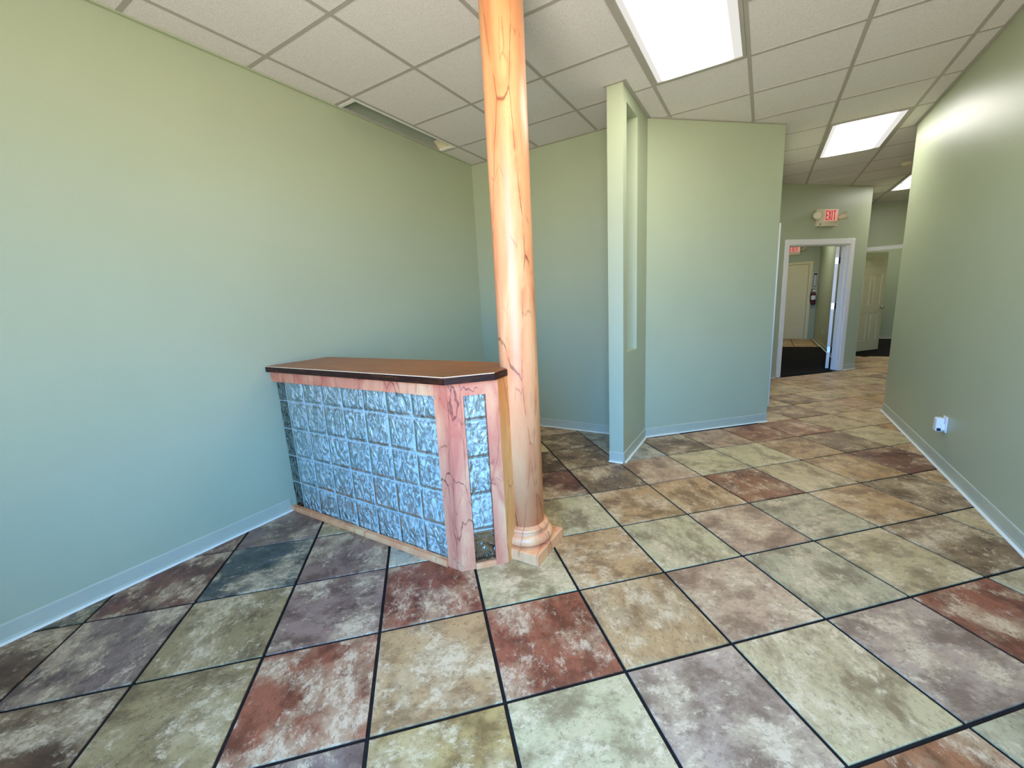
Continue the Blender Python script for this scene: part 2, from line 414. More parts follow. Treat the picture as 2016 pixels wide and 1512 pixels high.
# exit wall with doorway
OP = (0.205, 1.415, 2.03)
ew = MB()
ew.prism([EW(-0.1), EW(OP[0]), EW(OP[0], 0.12), EW(-0.1, 0.12)], -0.05, H)
ew.prism([EW(OP[1]), EW(EL), EW(EL, 0.12), EW(OP[1], 0.12)], -0.05, H)
ew.prism([EW(OP[0]), EW(OP[1]), EW(OP[1], 0.12), EW(OP[0], 0.12)], OP[2], H)
struct(ew.build('wall_exit', 'paint'), 'green wall with the exit sign above a white-cased doorway')
CRX = 1.215   # corridor right wall
ce = EW(EL, 0.0)
struct(MB().prism([(CRX, 8.84), (ce[0], ce[1] + 0.001), (ce[0], 10.78), (1.36, 14.2), (CRX, 14.2)], -0.05, H).build('wall_corridor', 'paint'), 'green right wall of the corridor beyond the doorway')
struct(MB().box(-0.32, -0.2, E0[1] + 0.05, 14.2, -0.05, H).build('wall_corridor_left', 'paint'), 'hidden left wall of the corridor beyond the doorway')
FY = 14.0
struct(MB().box(-0.2, CRX, FY, FY + 0.12, -0.05, H).build('wall_corridor_end', 'paint'), 'dark green end wall of the corridor with the cream door')
HY = 10.78; OX = (1.55, 2.50)
hw = MB(); hw.box(ce[0] - 0.02, OX[0], HY, HY + 0.12, -0.05, H); hw.box(OX[1], 3.2, HY, HY + 0.12, -0.05, H); hw.box(OX[0], OX[1], HY, HY + 0.12, 2.06, H)
struct(hw.build('wall_hall', 'paint'), 'dark green wall above the white door head at far right')
struct(MB().box(1.36, 3.3, FY, FY + 0.12, -0.05, H).build('wall_far_room', 'paint'), 'green back wall of the far right room behind the six-panel door')
struct(MB().box(3.2, 3.32, REND - 0.2, FY + 0.12, -0.05, TOPZ).build('wall_hall_right', 'paint'), 'hidden right wall of the hall')
struct(MB().box(RX + 0.12, 3.32, REND - 0.12, REND, -0.05, H).build('wall_hall_near', 'paint'), 'hidden return wall beside the end of the right wall')
# wall behind the camera with the shop window
fw = MB()
fw.box(LX - 0.12, WIN[0], FRONT_Y - 0.12, FRONT_Y, -0.12, TOPZ); fw.box(WIN[1], RX + 0.12, FRONT_Y - 0.12, FRONT_Y, -0.12, TOPZ)
fw.box(WIN[0], WIN[1], FRONT_Y - 0.12, FRONT_Y, -0.12, WIN[2]); fw.box(WIN[0], WIN[1], FRONT_Y - 0.12, FRONT_Y, WIN[3], TOPZ)
struct(fw.build('wall_front', 'paint'), 'green front wall with the shop window behind the camera')
wf = empty('window_1', ((WIN[0] + WIN[1]) / 2, FRONT_Y - 0.06, WIN[2])); struct(wf, 'aluminium framed shop window behind the camera', 'window')
y0, y1 = FRONT_Y - 0.09, FRONT_Y - 0.03
for a, b_ in ((WIN[0], WIN[0] + 0.05), (WIN[1] - 0.05, WIN[1]), (-0.09, -0.04)):
    MB().box(a, b_, y0, y1, WIN[2], WIN[3]).build('window_post', 'alu', wf)
MB().box(WIN[0], WIN[1], y0, y1, WIN[3] - 0.05, WIN[3]).build('window_head', 'alu', wf)
MB().box(WIN[0], WIN[1], y0, y1, WIN[2], WIN[2] + 0.05).build('window_sill', 'alu', wf)
struct(MB().box(-3.1, 3.5, -1.2, 14.4, TOPZ, TOPZ + 0.1).build('roof_deck', 'plenum'), 'dark roof deck above the suspended ceiling', 'roof')

# ---- vinyl cove bases
PROF = [(0, 0.002), (0.016, 0.002), (0.011, 0.008), (0.007, 0.020), (0.006, 0.081), (0.0045, 0.086), (0, 0.089)]
CAULK = [(0.0, 0.0), (0.024, 0.0), (0.021, 0.004), (0.012, 0.008), (0.0, 0.008)]
M['caulk'] = plain('pale_caulk', srgb(226, 228, 214), 0.5)
def base(name, p0, p1, n, label):
    o = struct(MB().sweep(PROF, p0, p1, n).build(name, 'base'), label, 'baseboard')
    MB().sweep(CAULK, p0, p1, n).build('caulk_bead', 'caulk', o)
base('baseboard_left', (LX, FRONT_Y), (LX, 1.47), (1, 0), 'sage cove base along the left wall up to the counter')
base('baseboard_left_rear', (LX, 1.6), (LX, BY), (1, 0), 'sage cove base along the left wall behind the counter')
base('baseboard_back', (LX, BY), (P0[0], BY), (0, -1), 'blue-green cove base along the back wall')
base('baseboard_right', (RX, FRONT_Y), (RX, REND), (-1, 0), 'sage cove base along the right wall below the adapter')
base('baseboard_partition_end', P0, P1, (0, -1), 'cove base on the narrow end of the wing wall')
base('baseboard_partition', P1, PC, (1, 0), 'cove base on the slotted side of the wing wall')
base('baseboard_diagonal', PC, PE, (-pn.x, -pn.y), 'cove base along the foot of the diagonal wall')
base('baseboard_exit_left', EW(0), EW(OP[0] - 0.09), (-en.x, -en.y), 'short cove base left of the white doorway casing')
base('baseboard_exit_right', EW(OP[1] + 0.09), EW(EL), (-en.x, -en.y), 'short cove base right of the white doorway casing')
base('baseboard_corridor', (CRX, 8.9), (CRX, FY), (-1, 0), 'cove base along the right wall of the corridor')
base('baseboard_far_room', (1.4, FY), (3.2, FY), (0, -1), 'cove base on the back wall of the far right room')

# ---- suspended ceiling
T = 0.6096; GX = -2.6093; GY = 1.6411
ceil = empty('ceiling', (0, 2, H)); struct(ceil, 'suspended ceiling of square white acoustic tiles in a metal grid', 'ceiling')
LIGHTS = {(1, 3): 1, (6, 5): 2, (11, 7): 3}       # (a, b) of the near cell; each spans two cells
skip = set()
for (a, b_) in LIGHTS: skip |= {(a, b_), (a + 1, b_)}
skip |= {(1, -1), (2, -1)}                        # open slot by the left wall
cache = {}
for a in range(-5, 15):
    for b_ in range(-1, 10):
        if (a, b_) in skip: continue
        x0, x1 = GX + T * b_, GX + T * (b_ + 1); ya, yb = GY + T * a, GY + T * (a + 1)
        x0 = max(x0, LX); ya = max(ya, FRONT_Y); yb = min(yb, HY)
        if (ya + yb) / 2 < REND: x1 = min(x1, RX)
        if yb > REND and (ya + yb) / 2 < REND and x0 > RX: continue
        x1 = min(x1, 3.2)
        if x1 - x0 < 0.03 or yb - ya < 0.03: continue
        if ya > BY + 0.1 and x1 < -0.4 : continue
        if ya > 5.4 and x1 < 0.0: continue
        if ya > 8.2 and x1 < 0.9: continue
        sxx, syy = round(x1 - x0 - 0.004, 3), round(yb - ya - 0.004, 3)
        c = ((x0 + x1) / 2, (ya + yb) / 2, H + 0.003)
        if (sxx, syy) in cache: inst(cache[(sxx, syy)], c, ceil)
        else:
            o = MB().box(-sxx / 2, sxx / 2, -syy / 2, syy / 2, 0, 0.016).build('ceiling_tile', 'acoustic', ceil, origin=(0, 0, 0)); put(o, c, ceil); cache[(sxx, syy)] = o
TW = 0.012
for b_ in range(0, 10):
    x = GX + T * b_
    ya = FRONT_Y if x < RX else REND; yb = BY if b_ <= 2 else (PE[1] + 2.6 if b_ <= 4 else HY)
    if b_ == 3: yb = 4.25
    MB().box(x - TW, x + TW, ya, yb, H, H + 0.004).build('ceiling_tee', 'tee', ceil)
for a in range(-4, 16):
    y = GY + T * a
    if y > HY: continue
    x0 = LX if y < BY else (PC[0] + (y - PC[1]) * 1.035 - 0.02 if y < PE[1] else (0.09 if y < 7.6 else 1.0)); x1 = RX if y < REND else 3.2
    if a == 2:
        MB().box(GX, GX + T * 3, y - TW, y + TW, H + 0.0006, H + 0.004).build('ceiling_tee', 'tee', ceil); x0 = GX + T * 4
    if a == 7:
        MB().box(x0, GX + T * 5, y - TW, y + TW, H + 0.0006, H + 0.004).build('ceiling_tee', 'tee', ceil); x0 = GX + T * 6
    MB().box(x0, x1, y - TW, y + TW, H + 0.0006, H + 0.004).build('ceiling_tee', 'tee', ceil)
MB().box(LX, LX + 0.022, FRONT_Y, 2.24, H - 0.006, H + 0.002).build('wall_angle', 'paint', ceil)
MB().box(LX, LX + 0.022, 2.24, BY, H - 0.006, H + 0.002).build('wall_angle', 'paint', ceil)
MB().box(LX, P0[0], BY - 0.022, BY, H - 0.004, H + 0.002).build('wall_angle', 'tee', ceil)
MB().box(RX - 0.022, RX, FRONT_Y, REND, H - 0.004, H + 0.002).build('wall_angle', 'tee', ceil)
MB().box(P0[0] - 0.022, P1[0] + 0.022, P0[1] - 0.022, P0[1], H - 0.003, H + 0.002).build('wall_angle', 'tee', ceil)
MB().box(P1[0], P1[0] + 0.022, P0[1], PC[1], H - 0.003, H + 0.002).build('wall_angle', 'tee', ceil)
MB().prism([PC, PE, (PE[0] - pn.x * 0.02, PE[1] - pn.y * 0.02), (PC[0] - pn.x * 0.02, PC[1] - pn.y * 0.02)], H - 0.003, H + 0.002).build('wall_angle', 'tee', ceil)
LC = (0.35, 11.2)
struct(MB().box(-0.2, CRX, 7.75, LC[1], H + 0.001, H + 0.02).box(-0.2, CRX, LC[1] + 2 * T, FY, H + 0.001, H + 0.02).box(-0.2, LC[0], LC[1], LC[1] + 2 * T, H + 0.001, H + 0.02).box(LC[0] + T, CRX, LC[1], LC[1] + 2 * T, H + 0.001, H + 0.02).build('ceiling_corridor', 'acoustic'), 'hidden ceiling of the corridor behind the exit wall', 'ceiling')
LF = (2.3, 11.9)
struct(MB().box(1.36, 3.3, HY + 0.1, LF[1], H + 0.001, H + 0.02).box(1.36, 3.3, LF[1] + 2 * T, FY, H + 0.001, H + 0.02).box(1.36, LF[0], LF[1], LF[1] + 2 * T, H + 0.001, H + 0.02).box(LF[0] + T, 3.3, LF[1], LF[1] + 2 * T, H + 0.001, H + 0.02).build('ceiling_far_room', 'acoustic'), 'hidden ceiling of the far right room', 'ceiling')

# ------------------------------------------------------------------ troffers
def troffer(x0, ya, label, group='recessed ceiling lights'):
    x1, yb = x0 + T, ya + 2 * T; cx, cy = (x0 + x1) / 2, (ya + yb) / 2
    t = tag(empty('ceiling_light', (cx, cy, H)), label, 'ceiling light', group)
    e = 0.013; fwid = 0.022
    for a in ((x0 + e, x0 + e + fwid, ya + e, yb - e), (x1 - e - fwid, x1 - e, ya + e, yb - e), (x0 + e + fwid, x1 - e - fwid, ya + e, ya + e + fwid), (x0 + e + fwid, x1 - e - fwid, yb - e - fwid, yb - e)):
        MB().box(*a, H - 0.004, H + 0.01).build('light_frame', 'steel' if False else 'tee', t)
    MB().box(x0 + e + fwid, x1 - e - fwid, ya + e + fwid, yb - e - fwid, H + 0.002, H + 0.008).build('light_lens', 'lens', t, origin=(cx, cy, H))
    MB().box(x0 + 0.02, x1 - 0.02, ya + 0.02, yb - 0.02, H + 0.012, H + 0.10).build('light_housing', 'white', t)
    return t
troffer(GX + T * 3, GY + T, 'large lit ceiling panel nearest the camera, cut by the top edge')
troffer(GX + T * 5, GY + T * 6, 'middle lit ceiling panel above the passage by the right wall')
troffer(GX + T * 7, GY + T * 11, 'small far lit ceiling panel partly hidden by the right wall')
troffer(LF[0], LF[1], 'added unseen ceiling panel that brightens the far right room')  # unseen panel, added to brighten the far right room
troffer(LC[0], LC[1], 'lit ceiling panel hidden in the corridor beyond the doorway')

# ---- open framed slot in the ceiling by the left wall
sy0, sy1 = GY + T + 0.012, GY + T * 3 - 0.012; sx0, sx1 = LX + 0.03, GX - 0.012
vt = tag(empty('ceiling_slot', ((sx0 + sx1) / 2, (sy0 + sy1) / 2, H)), 'empty white-framed slot in the ceiling beside the left wall', 'ceiling slot')
fr = 0.02
MB().box(sx1 - fr, sx1, sy0, sy1, H - 0.002, H + 0.03).build('slot_frame', 'white', vt)
MB().box(sx0, sx1 - fr, sy0 + 0.012, sy0 + 0.012 + fr * 1.4, H - 0.002, H + 0.03).build('slot_frame', 'white', vt)
MB().box(sx0, sx1 - fr, sy1 - fr * 2.2, sy1 - 0.006, H - 0.004, H + 0.025).build('slot_frame', 'white', vt)
MB().box(sx0 - 0.022, sx0, sy0, sy1, H - 0.001, H + 0.012).build('slot_frame', 'tee', vt)
MB().hexa([(sx0, sy1 - 0.13, H + 0.055), (sx1 - fr, sy1 - 0.13, H + 0.055), (sx1 - fr, sy1 - fr * 2.2, H + 0.004), (sx0, sy1 - fr * 2.2, H + 0.004),
           (sx0, sy1 - 0.13, H + 0.058), (sx1 - fr, sy1 - 0.13, H + 0.058), (sx1 - fr, sy1 - fr * 2.2, H + 0.007), (sx0, sy1 - fr * 2.2, H + 0.007)]).build('slot_flap', 'ivory', vt)
MB().box(sx0 - 0.03, sx1 + 0.02, sy0 - 0.02, sy1 + 0.02, H + 0.28, H + 0.285).build('slot_lid', 'plenum', vt)

# ------------------------------------------------------------------ column
cx, cy, cr = -1.093, 1.847, 0.1005
col = tag(empty('column', (cx, cy, 0)), 'tall round peach faux-marble column at the end of the counter', 'column')
MB().box(cx - 0.158, cx + 0.152, cy - 0.16, cy + 0.158, 0.001, 0.062).bevel(0.003, 2).build('plinth', 'marble_col', col)
tor = [(0.10, 0.062)]
for k in range(13):
    t_ = -math.pi / 2 + math.pi * k / 12; tor.append((0.118 + 0.030 * math.cos(t_), 0.094 + 0.030 * math.sin(t_)))
tor += [(0.121, 0.127), (0.121, 0.134)]
for k in range(9):
    t_ = -math.pi / 2 + math.pi * k / 8; tor.append((0.113 + 0.011 * math.cos(t_), 0.145 + 0.011 * math.sin(t_)))
tor += [(0.104, 0.158), (0.100, 0.168)]
MB().lathe(tor, cx, cy, 64).build('base_moulding', 'marble_col', col)
MB().lathe([(cr, 0.16), (cr, 1.0), (cr * 1.01, 2.0), (cr * 1.01, H)], cx, cy, 64).build('shaft', 'marble_col', col)

# ------------------------------------------------------------------ counter
FYC = 1.475; GYF = 1.506; GT = 0.08; ZT0, ZT1 = 1.010, 1.048
A = Vector((-1.278, FYC)); Bc = Vector((-1.104, 1.652)); cd = (Bc - A).normalized(); CLn = (Bc - A).length; ci = Vector((-cd.y, cd.x))
ct = tag(empty('reception_counter', (-2.05, 1.55, 0)), 'pink marbled reception counter with a glass block front and brown wood top', 'counter')
def CH(t, d=0.0): return (A.x + cd.x * t + ci.x * d, A.y + cd.y * t + ci.y * d)
# wooden top
OV = 0.040
arc = []
for k in range(9):
    t_ = math.radians(-100 - k * 17); arc.append((cx + (cr + 0.003) * math.cos(t_), cy + (cr + 0.003) * math.sin(t_)))
top = [(LX + 0.001, FYC - 0.02), (-1.262, FYC - OV), (-1.094, 1.614)] + arc + [(-1.20, 1.925), (LX + 0.001, 1.925)]
b = MB().prism(top, ZT0 + 0.001, ZT1)
bt = [e for e in b.bm.edges if all(v.co.z > ZT1 - 0.001 for v in e.verts)]
bmesh.ops.bevel(b.bm, geom=bt, offset=0.003, segments=2, affect='EDGES', profile=0.5)
ctop = b.build('countertop', 'top', ct)
def edge(p, q_, name='oak_edge'):
    p = Vector(p); q_ = Vector(q_); d = (q_ - p).normalized(); n = Vector((d.y, -d.x)) * 0.004
    MB().prism([p + n, q_ + n, q_ - n * 0.2, p - n * 0.2], ZT0, ZT1 - 0.004).build(name, 'oak', ctop)
M['edge_hilite'] = plain('painted_arris_highlight', srgb(240, 204, 166), 0.4)  # pale colour paints the highlight along the countertop's front top edge
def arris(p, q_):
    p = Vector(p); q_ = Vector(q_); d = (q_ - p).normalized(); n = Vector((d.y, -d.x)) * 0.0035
    MB().prism([p + n, q_ + n, q_ - n * 0.2, p - n * 0.2], ZT1 - 0.0055, ZT1 - 0.0003).build('highlight_strip', 'edge_hilite', ctop)
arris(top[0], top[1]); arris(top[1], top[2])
edge(top[0], top[1]); edge(top[1], top[2]); edge(top[2], (-1.103, 1.738))
# faux-marble frame
RZ = 0.940
XP = -1.371
MB().box(LX + 0.004, XP, FYC, GYF - 0.002, RZ, ZT0).bevel(0.0015).build('top_rail', 'marble', ct)
MB().prism([(XP, FYC), tuple(A), CH(0.0725), CH(0.0725, 0.05), (-1.30, GYF + 0.06), (XP, GYF - 0.002)], 0.001, RZ).build('corner_post', 'marble', ct)
MB().prism([(XP, FYC), tuple(A), CH(CLn), CH(CLn, 0.05), (-1.30, GYF + 0.06), (XP, GYF - 0.002)], RZ, ZT0).build('corner_rail', 'marble', ct)
MB().prism([CH(0.184), CH(CLn), (Bc.x - 0.02, Bc.y + 0.02), CH(0.184, 0.05)], 0.001, RZ).build('stile', 'marble', ct)
MB().prism([tuple(Bc), (Bc.x, cy - cr + 0.001), (Bc.x - 0.045, cy - cr + 0.006), (Bc.x - 0.03, Bc.y + 0.012)], 0.001, ZT0).build('side_panel', 'marble_side', ct)
# sill moulding with a groove
sill = [(0.0, 0.001), (0.010, 0.001), (0.010, 0.012), (0.006, 0.0145), (0.010, 0.017), (0.008, 0.030), (0.0, 0.032)]
MB().sweep(sill, (LX + 0.004, FYC + 0.002), (XP, FYC + 0.002), (0, -1)).build('sill_moulding', 'marble_col', ct)
MB().box(LX + 0.004, XP, FYC + 0.002, GYF - 0.002, 0.001, 0.028).build('sill', 'marble_col', ct)
MB().sweep(sill, CH(0.0735, 0.003), CH(0.183, 0.003), tuple(-ci)).build('sill_moulding', 'marble_col', ct)
MB().prism([CH(0.0735, 0.003), CH(0.183, 0.003), CH(0.183, 0.03), CH(0.0735, 0.03)], 0.001, 0.03).build('sill', 'marble_col', ct)
# glass blocks
PX, PZ, X0, Z0 = 0.1930, 0.1985, -2.721, 0.010
gb = None
for r in range(5):
    for c_ in range(7):
        x = X0 + PX * (c_ + 0.5); z = Z0 + PZ * r
        if gb is None:
            gb = MB().box(-PX / 2 + 0.0025, PX / 2 - 0.0025, 0, GT, 0.0025, PZ - 0.0025).bevel(0.004, 2).build('glass_block', 'glass', ct, origin=(0, 0, 0)); o = gb
        else: o = inst(gb, (0, 0, 0), ct)
        put(o, (x, GYF, z), ct)
hb = None
for r in range(5):      # narrow closing blocks against the wall
    if hb is None: hb = MB().box(-0.048, 0.047, 0, GT, 0.0025, PZ - 0.0025).bevel(0.006, 2).build('half_glass_block', 'glass_clear', ct, origin=(0, 0, 0)); o = hb
    else: o = inst(hb, (0, 0, 0), ct)
    put(o, (-2.772, GYF, Z0 + PZ * r), ct)
MB().box(LX + 0.004, X0 - 0.002, GYF + GT + 0.002, GYF + GT + 0.02, 0.001, 1.0).build('dark_backing', 'black', ct)  # black sheet behind the narrow blocks makes them read dark
jm = MB()
for c_ in range(8):
    x = X0 + PX * c_; jm.box(x - 0.0022, x + 0.0022, GYF + 0.0012, GYF + GT - 0.003, Z0, Z0 + 5 * PZ)
for r in range(6):
    z = Z0 + PZ * r; jm.box(LX + 0.006, X0 + 7 * PX, GYF + 0.0015, GYF + GT - 0.0035, z - 0.0022, z + 0.0022)
jm.build('block_joints', 'joint', ct)
cbs = {}
for r in range(5):
    gm = 'glass_clear' if r == 0 else 'glass'
    if gm not in cbs:
        o = cbs[gm] = MB().box(-0.054, 0.054, 0, 0.05, 0.0025, PZ - 0.0025).bevel(0.006, 2).build('chamfer_glass_block', gm, ct, origin=(0, 0, 0))
    else: o = inst(cbs[gm], (0, 0, 0), ct)
    p = CH(0.128, 0.008); put(o, (p[0], p[1], Z0 + PZ * r + 0.001), ct); o.rotation_euler.z = math.atan2(cd.y, cd.x)
for r in range(1, 5):
    z = Z0 + PZ * r; MB().prism([CH(0.076, 0.012), CH(0.181, 0.012), CH(0.181, 0.05), CH(0.076, 0.05)], z - 0.0022, z + 0.0022).build('block_joint', 'joint', ct)

# ------------------------------------------------------------------ plug-in adapter and outlet on the right wall
ol = tag(empty('wall_outlet', (RX, 4.105, 0.335)), 'white outlet plate low on the right wall behind the adapter', 'outlet')
MB().box(RX - 0.006, RX, 4.065, 4.145, 0.275, 0.392).bevel(0.002).build('cover_plate', 'plastic', ol)
MB().box(RX - 0.008, RX - 0.005, 4.088, 4.122, 0.295, 0.325).build('socket_face', 'plastic', ol)
ad = tag(empty('plug_adapter', (RX - 0.03, 4.13, 0.31)), 'white plug-in adapter sticking out of the right wall outlet', 'adapter')
MB().box(RX - 0.052, RX - 0.008, 4.095, 4.155, 0.275, 0.375).bevel(0.008, 2).build('adapter_body', 'plastic', ad)
MB().box(RX - 0.026, RX - 0.004, 4.085, 4.120, 0.29, 0.335).bevel(0.003).build('adapter_plug', 'plastic', ad)
MB().box(RX - 0.046, RX - 0.022, 4.0935, 4.0955, 0.281, 0.302).build('adapter_slot', 'rubber', ad)

# ------------------------------------------------------------------ doorway in the exit wall
d1 = empty('door_1', (*EW((OP[0] + OP[1]) / 2), 0)); struct(d1, 'white-cased doorway under the exit sign, its door folded open', 'door')
CW = 0.075
def ebox(name, mat, t0, t1, d0, d1_, z0, z1, parent, bev=0.0):
    b = MB().prism([EW(t0, d0), EW(t1, d0), EW(t1, d1_), EW(t0, d1_)], z0, z1)
    if bev: b.bevel(bev)
    return b.build(name, mat, parent)
ebox('casing', 'white', OP[0] - CW, OP[0] + 0.005, -0.018, 0, 0.001, OP[2] + CW, d1, 0.003)
ebox('casing', 'white', OP[1] - 0.005, OP[1] + CW, -0.018, 0, 0.001, OP[2] + CW, d1, 0.003)
ebox('casing', 'white', OP[0] + 0.005, OP[1] - 0.005, -0.018, 0, OP[2] - 0.005, OP[2] + CW, d1, 0.003)
ebox('jamb', 'white', OP[0], OP[0] + 0.018, 0, 0.12, 0.001, OP[2], d1)
ebox('jamb', 'white', OP[1] - 0.018, OP[1], 0, 0.12, 0.001, OP[2], d1)
ebox('jamb', 'white', OP[0] + 0.018, OP[1] - 0.018, 0, 0.12, OP[2] - 0.018, OP[2], d1)
ebox('door_stop', 'white', OP[1] - 0.030, OP[1] - 0.018, 0.045, 0.075, 0.001, OP[2] - 0.018, d1)
lf = Vector((0.958, 8.705)); ld = Vector((0.1125, 0.9936)).normalized(); lr = Vector((ld.y, -ld.x))
def LP(a, b_): return (lf.x + ld.x * a + lr.x * b_, lf.y + ld.y * a + lr.y * b_)
leaf = MB().prism([LP(0, 0), LP(0, 0.044), LP(1.10, 0.044), LP(1.10, 0)], 0.012, OP[2] - 0.02).build('door_leaf', 'white', d1)
for z in (0.33, 1.06, 1.79):
    hg = MB().prism([LP(-0.003, 0.004), LP(-0.003, 0.044), LP(0.0, 0.044), LP(0.0, 0.004)], z - 0.05, z + 0.05).build('hinge', 'steel', leaf)
    MB().prism([LP(-0.004, 0.044), LP(-0.004, 0.085), LP(0.0, 0.085), LP(0.0, 0.044)], z - 0.05, z + 0.05).tube((*LP(-0.006, 0.056), z - 0.05), (*LP(-0.006, 0.056), z + 0.05), 0.008).build('hinge', 'rubber', leaf)
# casing of the door in the passage wall (only its edge shows)
d2 = empty('door_2', (0.1, 6.2, 0)); struct(d2, 'white door casing edge beside the end of the diagonal wall', 'door')
MB().box(0.09, 0.116, 5.70, 5.78, 0.001, 2.10).build('casing', 'white', d2)
MB().box(0.09, 0.116, 6.68, 6.76, 0.001, 2.10).build('casing', 'white', d2)
MB().box(0.09, 0.116, 5.78, 6.68, 2.03, 2.10).build('casing', 'white', d2)
MB().box(0.085, 0.098, 5.78, 6.68, 0.01, 2.03).build('door_leaf', 'white', d2)

# ------------------------------------------------------------------ exit signs
def exit_sign(P, label, heads=(-1, 1)):
    """P(t, d) -> plan point: t along the wall from the sign centre, d towards the viewer; returns thing"""
    W2, z0, z1, D = 0.185, 2.285, 2.535, 0.055
    base_ = P(0, 0)
    t = tag(empty('exit_sign', (*base_, z0)), label, 'exit sign', 'exit signs')
    def pb(name, mat, a0, a1, d0, d1_, za, zb, bev=0):
        b = MB().prism([P(a0, d0), P(a1, d0), P(a1, d1_), P(a0, d1_)], za, zb)
        if bev: b.bevel(bev, 2)
        return b.build(name, mat, t)
    pb('sign_body', 'ivory', -W2, W2, 0, D, z0, z1, 0.006)
    pb('sign_face', 'exitface', -0.075, W2 - 0.02, D - 0.001, D + 0.002, z0 + 0.075, z1 - 0.015)
    b = MB()
    f0, f1 = D + 0.001, D + 0.005
    za, zb = z0 + 0.085, z1 - 0.027; hgt = zb - za; sw = 0.013
    def bar(a0, a1, u0, u1): b.prism([P(a0, f0), P(a1, f0), P(a1, f1), P(a0, f1)], u0, u1)
    x = -0.062
    bar(x, x + sw, za, zb)
    for u in (za, za + hgt / 2 - sw * 0.55, zb - sw * 1.2): bar(x + sw, x + 0.042, u, u + sw * 1.2)
    x = -0.010
    for s0, s1 in ((0, 0.034), (0.034, 0)):
        c = []
        for zz, s in ((za, s0), (zb, s1)):
            for (aa, ff) in ((x + s, f0), (x + s + sw, f0), (x + s + sw, f1), (x + s, f1)): c.append((*P(aa, ff), zz))
        b.hexa(c)
    bar(0.050, 0.050 + sw, za, zb)
    bar(0.078, 0.130, zb - sw * 1.2, zb); bar(0.098, 0.098 + sw, za, zb - sw * 1.2)
    bmesh.ops.recalc_face_normals(b.bm, faces=b.bm.faces[:])
    b.build('exit_lettering', 'exitred', t)
    MB().tube((*P(-W2 + 0.03, D - 0.002), z0 + 0.028), (*P(-W2 + 0.03, D + 0.004), z0 + 0.028), 0.010).build('test_button', 'rubber', t)
    for s in heads:
        a = s * (W2 + 0.045)
        if s < 0: p0, p1 = (*P(-W2 - 0.02, 0.06), z1 - 0.070), (*P(-W2 - 0.105, 0.12), z1 - 0.11)
        else: p0, p1 = (*P(W2 + 0.025, 0.03), z1 - 0.13), (*P(W2 + 0.085, 0.115), z1 - 0.10)
        hd = MB().tube(p0, p1, 0.030, 0.058, 20).build('lamp_head', 'ivory', t)
        v = (Vector(p1) - Vector(p0)).normalized()
        MB().tube(Vector(p1), Vector(p1) + v * 0.012, 0.054, 0.046, 20).build('lamp_lens', 'ivory', hd)
        k0 = (*P(s * (W2 - 0.01), 0.03), z1 - 0.11)
        MB().tube(k0, p0, 0.014).build('lamp_stem', 'ivory', hd)
    return t
exit_sign(lambda t, d: EW(0.862 + t, -d), 'lit red EXIT sign with two lamp heads above the white doorway')
exit_sign(lambda t, d: (0.585 + t, FY - d), 'red EXIT sign over the cream door, seen through the doorway', (1,))

# ------------------------------------------------------------------ end of the corridor: cream door, extinguisher, sign
d3 = empty('door_3', (0.55, FY, 0)); struct(d3, 'plain cream steel door at the end of the corridor', 'door')
MB().box(0.05, 0.985, FY - 0.035, FY - 0.001, 0.006, 2.02).bevel(0.002).build('door_leaf', 'cream', d3)
MB().box(0.995, 1.075, FY - 0.05, FY - 0.001, 0.001, 2.09).build('door_frame', 'cream', d3)
MB().box(-0.04, 0.04, FY - 0.05, FY - 0.001, 0.001, 2.09).build('door_frame', 'cream', d3)
MB().box(0.04, 0.995, FY - 0.05, FY - 0.001, 2.03, 2.09).build('door_frame', 'cream', d3)
sg = tag(empty('fire_extinguisher_sign', (1.145, FY - 0.01, 1.40)), 'black and white upright sign above the fire extinguisher', 'sign')
MB().box(1.10, 1.195, FY - 0.008, FY - 0.001, 1.40, 1.78).build('sign_border', 'white', sg)
MB().box(1.108, 1.187, FY - 0.010, FY - 0.007, 1.41, 1.77).build('sign_field', 'rubber', sg)
MB().box(1.122, 1.173, FY - 0.012, FY - 0.009, 1.43, 1.72).build('sign_panel', 'white', sg)
b = MB()
for k in range(15):
    z = 1.44 + k * 0.0182; b.box(1.136 + (k % 3) * 0.003, 1.160 - (k % 2) * 0.004, FY - 0.0135, FY - 0.0115, z, z + 0.010)
b.build('sign_print', 'rubber', sg)
fx = tag(empty('fire_extinguisher', (1.135, FY - 0.07, 0.93)), 'small fire extinguisher with a pale label hanging at the corridor end', 'fire extinguisher')
MB().lathe([(0.02, 0.0), (0.052, 0.012), (0.055, 0.04), (0.055, 0.28), (0.048, 0.31), (0.022, 0.335), (0.018, 0.36)], 1.135, FY - 0.07, 24, base=0.93).build('cylinder', 'red', fx)
MB().lathe([(0.0555, 0.14), (0.0562, 0.141), (0.0562, 0.25), (0.0555, 0.251)], 1.135, FY - 0.07, 24, base=0.93).build('label_band', 'plastic', fx)
MB().box(1.115, 1.155, FY - 0.085, FY - 0.055, 1.29, 1.325).build('valve', 'steel', fx)
MB().box(1.06, 1.15, FY - 0.08, FY - 0.06, 1.325, 1.342).build('lever', 'rubber', fx)
b = MB(); pts = [(1.10, 1.31), (1.072, 1.27), (1.066, 1.18), (1.07, 1.06), (1.085, 0.98)]
for p, q_ in zip(pts, pts[1:]): b.tube((p[0], FY - 0.08, p[1]), (q_[0], FY - 0.08, q_[1]), 0.010)
b.build('hose', 'rubber', fx)
MB().box(1.11, 1.16, FY - 0.016, FY - 0.001, 1.15, 1.25).build('bracket', 'rubber', fx)
tag(MB().box(CRX - 0.006, CRX - 0.001, 11.95, 12.03, 0.30, 0.42).bevel(0.002).build('wall_outlet', 'plastic'), 'outlet plate low on the green right wall of the corridor', 'outlet')

